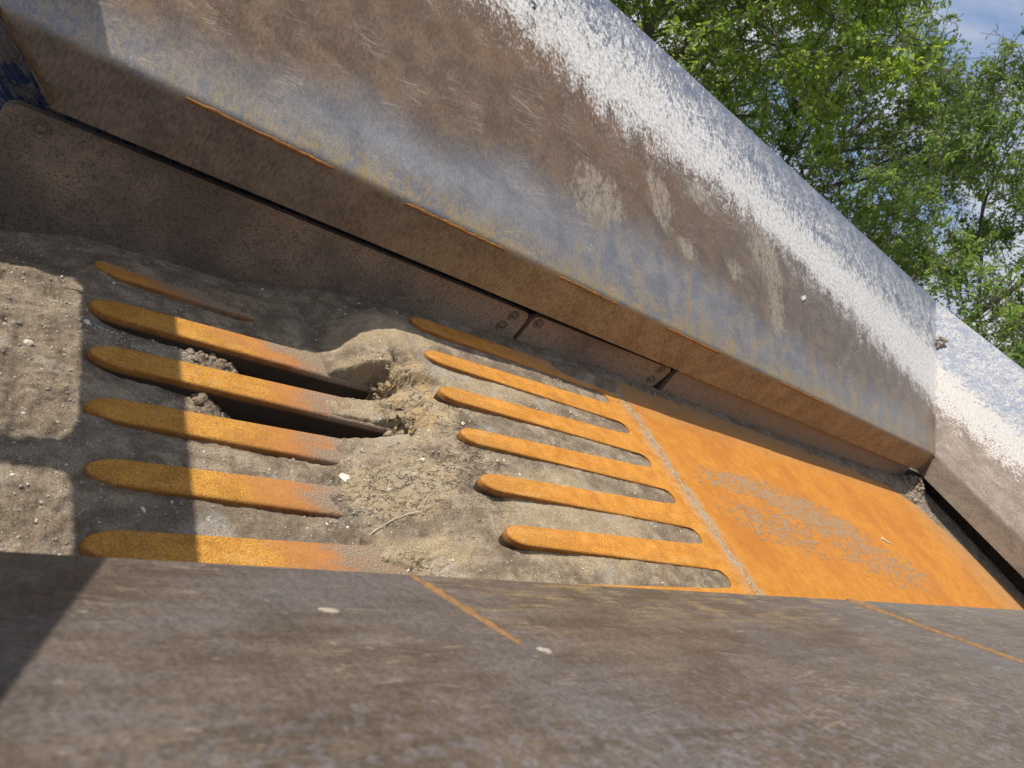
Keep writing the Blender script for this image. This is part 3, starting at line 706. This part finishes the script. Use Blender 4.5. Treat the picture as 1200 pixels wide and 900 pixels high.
scatter('pale_grit', sp, MT['pale'], 'scattered pale chips of crushed stone lying on the dirt')
sp = make_spots(900, (.56, .95), (1.31, 1.40), (.003, .020), Hdirt, None, .3, 3.5) + make_spots(420, (.56, .80), (1.49, 1.58), (.003, .015), Hdirt, None, .3, 3)
for yc, xb in ((1.538, 1.115), (1.357, 1.13)):
    for _ in range(24):
        a = random.uniform(-.045, .060); d = random.uniform(0, .12)
        sp.append((xb + .012 - abs(a) * .35 - d * .10 + random.uniform(-.008, .008), yc + a, -.045 - d, .004 + .016 * random.random() ** 2))
scatter('slot_gravel', sp, MT['dirt'], 'loose crumbly gravel lying in the ends of the two open slots')
sp = [(2.376 + random.uniform(-.008, .008), random.uniform(.55, 1.93), -.002, random.uniform(.0025, .0065)) for _ in range(1300)]
scatter('seam_grit', sp, MT['stone'], 'grey grit packed in the straight seam between upper grizzly and pan')
sp = []
for _ in range(420):
    a = random.gauss(0, .07); b = random.gauss(0, .06); x, y = 6.02 + a, 1.83 + b
    sp.append((x, y, .02 + .13 * math.exp(-(a * a + b * b) / .008) * random.random(), random.uniform(.008, .022)))
scatter('corner_rubble', sp, MT['clod'], 'small heap of grey rubble under the corner where the hopper walls meet', 'rubble')
sp = make_spots(1100, (5.6, 6.45), (.6, 1.85), (.003, .010), Hbank, lambda x, y: Hbank(x[None], y[None])[0] > 0)
sp += make_spots(900, (2.5, 6.0), (1.84, 1.94), (.002, .007), Hbank, lambda x, y: Hbank(x[None], y[None])[0] > 0)
scatter('bank_grit', sp, MT['stone'], 'grit on the dust bank behind the orange pan')
def stone(x, y, z, r, label, mat='pale', flat=.6):
    V, F = stone_verts(r, flat, 2); me = bpy.data.meshes.new('stone'); me.from_pydata(V.tolist(), [], F.tolist()); me.update()
    for p in me.polygons: p.use_smooth = False
    o = mesh_obj('stone', me, MT[mat]); o.location = (x, y, z); return tag(o, label, 'stone')
def st(x, y, r, label, mat='pale', flat=.6, dz=.3): return stone(x, y, on_dirt(x, y) + r * dz, r, label, mat, flat)
st(.207, 1.445, .0085, 'white stone lying on the dirt at the left edge')
st(.318, 1.565, .008, 'pale stone beside the left tip of the second lower finger')
st(.918, 1.160, .017, 'cream stone embedded in dirt right of the third lower finger', 'pale', .35, .0)
st(.885, 1.36, .014, 'grey lump at the right end of the gravel in the open slot', 'clod', .7)
st(.425, .99, .006, 'small white chip in the shadow band between the two nearest lower fingers')
st(1.13, 1.20, .008, 'small pale stone on the mound between the decks')
st(1.29, 1.33, .006, 'light pebble left of the fourth upper finger')
bm = bmesh.new(); box(bm, -.030, .030, -.006, .006, 0, .006)
o = bm_obj('stone_flake', bm, MT['pale'], None, world=False, bev=.002); o.location = (4.347, 1.178, .001); o.rotation_euler = (0, 0, -.55); tag(o, 'thin white flake lying on the orange pan beside the dust patch', 'flake')
bm = bmesh.new(); box(bm, -.034, .034, -.010, .010, 0, .006)
o = bm_obj('mud_flake', bm, MT['pale'], None, world=False, bev=.004); o.location = (3.86, YF + .60 * .809, .3455 + .60 * .588); o.rotation_euler = (Vector((0, -.588, .809)).to_track_quat('Z', 'X').to_matrix() @ Matrix.Rotation(math.radians(-60), 3, 'Z')).to_euler(); tag(o, 'small pale flake stuck on the brown sloping hopper side', 'flake')
# dry stem
pts = []
for i in range(13):
    t = i / 12; x = .935 + .150 * t; y = .975 + .045 * t + .022 * math.sin(t * 2.4); pts.append((x, y, on_dirt(x, y) + .005))
o = weld('dry_stem', pts, .0013, None, MT['straw']); tag(o, 'thin pale dry stem lying in a curve on the dirt above the dark pit', 'plant stem')

# ------------------------------------------------------------------ machine around the hopper (casts the band of shade)
fr = empty('support_frame', (-.3, 2.0, .86), 'steel end frame of the machine standing left of the hopper, out of view', 'frame')
bm = bmesh.new(); box(bm, -.360, -.167, -.6, 3.9, .87, .93); bm_obj('crossbeam', bm, MT['steel'], fr, bev=.004)
bm = bmesh.new()
def arcpts(cx, cy, r, a0, a1, n=8): return [(cx + r * math.cos(math.radians(a0 + (a1 - a0) * i / n)), cy + r * math.sin(math.radians(a0 + (a1 - a0) * i / n))) for i in range(n + 1)]
poly = [(-.358, 1.73)] + arcpts(-.43, 1.73, .072, 0, -72)[1:] + [(-.56, 1.625), (-1.6, 1.58), (-1.6, 1.51), (-.56, 1.578)] + arcpts(-.43, 1.50, .072, 100, 0) 
prism(bm, poly, .872, .90); bm_obj('rib', bm, MT['steel'], fr)
bm = bmesh.new(); poly = [(-.358, 2.16)] + arcpts(-.44, 2.16, .082, 0, 80)[1:] + [(-1.6, 2.24), (-1.6, 3.2), (-.358, 3.2)]
prism(bm, poly, .872, .90); bm_obj('gusset', bm, MT['steel'], fr)
for y in (-.55, 3.8):
    bm = bmesh.new(); box(bm, -.34, -.19, y - .05, y + .05, -3.0, .87); bm_obj('post', bm, MT['blue'], fr, bev=.004)
ch = empty('machine_chassis', (2.0, 2.2, -.9), 'dark blue scraped chassis side seen in the top left gap behind the liners', 'machine body')
bm = bmesh.new(); box(bm, -2.5, 6.4, 2.09, 2.14, -1.3, .43); bm_obj('chassis_plate', bm, MT['blue'], ch, bev=.004)
bm = bmesh.new(); box(bm, -2.5, 6.4, .22, .26, -1.3, .30); bm_obj('chassis_plate', bm, MT['blue'], ch, bev=.004)
for x in (-1.6, 5.6):
    for y in (.24, 2.115):
        bm = bmesh.new(); box(bm, x - .1, x + .1, y - .08, y + .08, -3.0, -1.3); bm_obj('leg', bm, MT['steel'], ch, bev=.01)

# ------------------------------------------------------------------ ground
bm = bmesh.new(); bmesh.ops.create_grid(bm, x_segments=60, y_segments=60, size=700)
for v in bm.verts: v.co.z = -3.0
o = bm_obj('ground', bm, MT['ground'], None); tag(o, 'green and brown ground under the trees', None, None, 'structure')

# ------------------------------------------------------------------ trees
def make_tree(loc, H, spread, label, leafmat, seed, dens=1.0, leaf=.075, limbs=8, droop=0.0, lowest=.22, thick=.045, lat=1.0):
    rn = random.Random(seed); ng = np.random.default_rng(seed)
    bv, bf = [], []; tips = []
    def tube(pts, rad, sides):
        n0 = len(bv)
        for i, p in enumerate(pts):
            t = (pts[min(i + 1, len(pts) - 1)] - pts[max(i - 1, 0)]).normalized(); u = t.cross(Vector((.31, .17, .93)))
            u = u.normalized() if u.length > 1e-4 else Vector((1, 0, 0)); v = t.cross(u)
            for k in range(sides):
                a = 2 * math.pi * k / sides; bv.append(p + (u * math.cos(a) + v * math.sin(a)) * rad[i])
        for i in range(len(pts) - 1):
            for k in range(sides):
                a = n0 + i * sides + k; b = n0 + i * sides + (k + 1) % sides; bf.append((a, b, b + sides, a + sides))
    def grow(p, d, L, r, lev):
        n = (9, 8, 6, 4, 3)[lev]; pts = [p.copy()]; rad = [r]; q = p.copy(); dd = d.copy()
        for i in range(n):
            j = Vector((rn.gauss(0, 1), rn.gauss(0, 1), rn.gauss(0, 1))) * (.05, .17, .22, .26, .30)[lev]
            dd = (dd + j + Vector((0, 0, (.0, .05, .03, -.03 - droop, -.08 - droop)[lev]))).normalized()
            q = q + dd * (L / n); pts.append(q.copy()); rad.append(max(r * (1 - .78 * (i + 1) / n), .0065))
        tube(pts, rad, (9, 7, 5, 3, 3)[lev])
        if lev >= 3: tips.append((pts, L))
        if lev == 4: return
        k = (limbs, 9, 8, 6)[lev]; lo_ = (lowest, .18, .12, .1)[lev]
        for c in range(k):
            f = lo_ + (1 - lo_) * (c + rn.uniform(.1, .9)) / k; f = min(f, .99); ii = int(f * n); a = pts[ii].lerp(pts[ii + 1], f * n - ii)
            t = (pts[ii + 1] - pts[ii]).normalized(); s = Vector((rn.gauss(0, 1), rn.gauss(0, 1), rn.gauss(0, .6))); s = (s - t * s.dot(t)).normalized()
            if lev == 0:
                az = c * 2.4 + rn.uniform(-.4, .4); s = Vector((math.cos(az), math.sin(az), 0)); nd = (s * rn.uniform(.8, 1.25) * (1.25 - .6 * f) + Vector((0, 0, .35 + .6 * f))).normalized(); LL = spread * (1.15 - .45 * f) * rn.uniform(.85, 1.1)
            else:
                nd = (t * rn.uniform(.5, .9) + s * rn.uniform(.6, 1.0)).normalized(); LL = L * rn.uniform(.40, .60) * (1.15 - .4 * f)
            grow(a, nd, LL, max(rad[ii] * (.50, .55, .55, .6)[lev], .004), lev + 1)
    grow(Vector(loc), Vector((rn.uniform(-.05, .05), rn.uniform(-.05, .05), 1)), H, thick * H * .5, 0)
    root = empty('tree', loc, label, 'tree')
    me = bpy.data.meshes.new('trunk'); me.from_pydata([v[:] for v in bv], [], bf); me.update(); me.shade_smooth(); mesh_obj('trunk', me, MT['bark'], root)
    PA, PD, WT = [], [], []
    for pts, L in tips:
        g = .15 + 2.6 * rn.random() ** 2.2
        for a, b in zip(pts[:-1], pts[1:]):
            PA.append(a[:]); PD.append((b - a)[:]); WT.append((b - a).length * g)
    PA = np.array(PA); PD = np.array(PD); WT = np.array(WT); N = int(dens * 1000)
    k = ng.choice(len(PA), N, p=WT / WT.sum()); C = PA[k] + PD[k] * ng.uniform(0, 1, (N, 1)); D = PD[k]; D /= np.linalg.norm(D, axis=1)[:, None]
    a = D * .6 + ng.normal(0, .6, (N, 3)) + np.array([0, 0, -.3]); a /= np.linalg.norm(a, axis=1)[:, None]
    up_ = ng.normal(0, .6, (N, 3)) + np.array([0, 0, 1.0]); b = np.cross(a, up_); b /= np.linalg.norm(b, axis=1)[:, None]; c = np.cross(b, a)
    l = leaf * ng.uniform(.6, 1.35, (N, 1)); C = C + ng.normal(0, .035, (N, 3))
    V = np.stack([C, C + a * l * .45 + b * l * .27 + c * l * .05, C + a * l - c * l * .10, C + a * l * .45 - b * l * .27 + c * l * .05], 1).reshape(-1, 3)
    q = np.arange(N * 4).reshape(N, 4); me = bpy.data.meshes.new('crown')
    me.vertices.add(len(V)); me.vertices.foreach_set('co', V.ravel().astype(np.float32)); me.loops.add(N * 4); me.loops.foreach_set('vertex_index', q.ravel().astype(np.int32))
    me.polygons.add(N); me.polygons.foreach_set('loop_start', (np.arange(N) * 4).astype(np.int32)); me.update(calc_edges=True)
    mesh_obj('crown', me, leafmat, root); return N, len(tips), len(bf)
def pol(az, d): return (d * math.cos(math.radians(az)), d * math.sin(math.radians(az)), -3.0)
print(make_tree(pol(54, 14.0), 10.5, 5.2, 'large leafy bright green tree rising behind the top edge of the hopper wall', MT['leafA'], 11, 150, .082, 13, .02, .18))
print(make_tree(pol(24, 14.8), 6.2, 4.5, 'open-crowned tree at the right with dark bare limbs showing through its leaves', MT['leafB'], 5, 90, .076, 9, .0, .22))
print(make_tree(pol(61, 16.5), 9.0, 5.0, 'tree at the far left of the row, just showing over the hopper edge', MT['leafC'], 31, 40, .10, 11, .02, .2))
print(make_tree(pol(38, 19.0), 7.0, 5.0, 'darker tree standing behind and between the two nearer trees', MT['leafC'], 23, 34, .10, 11, .02, .2))
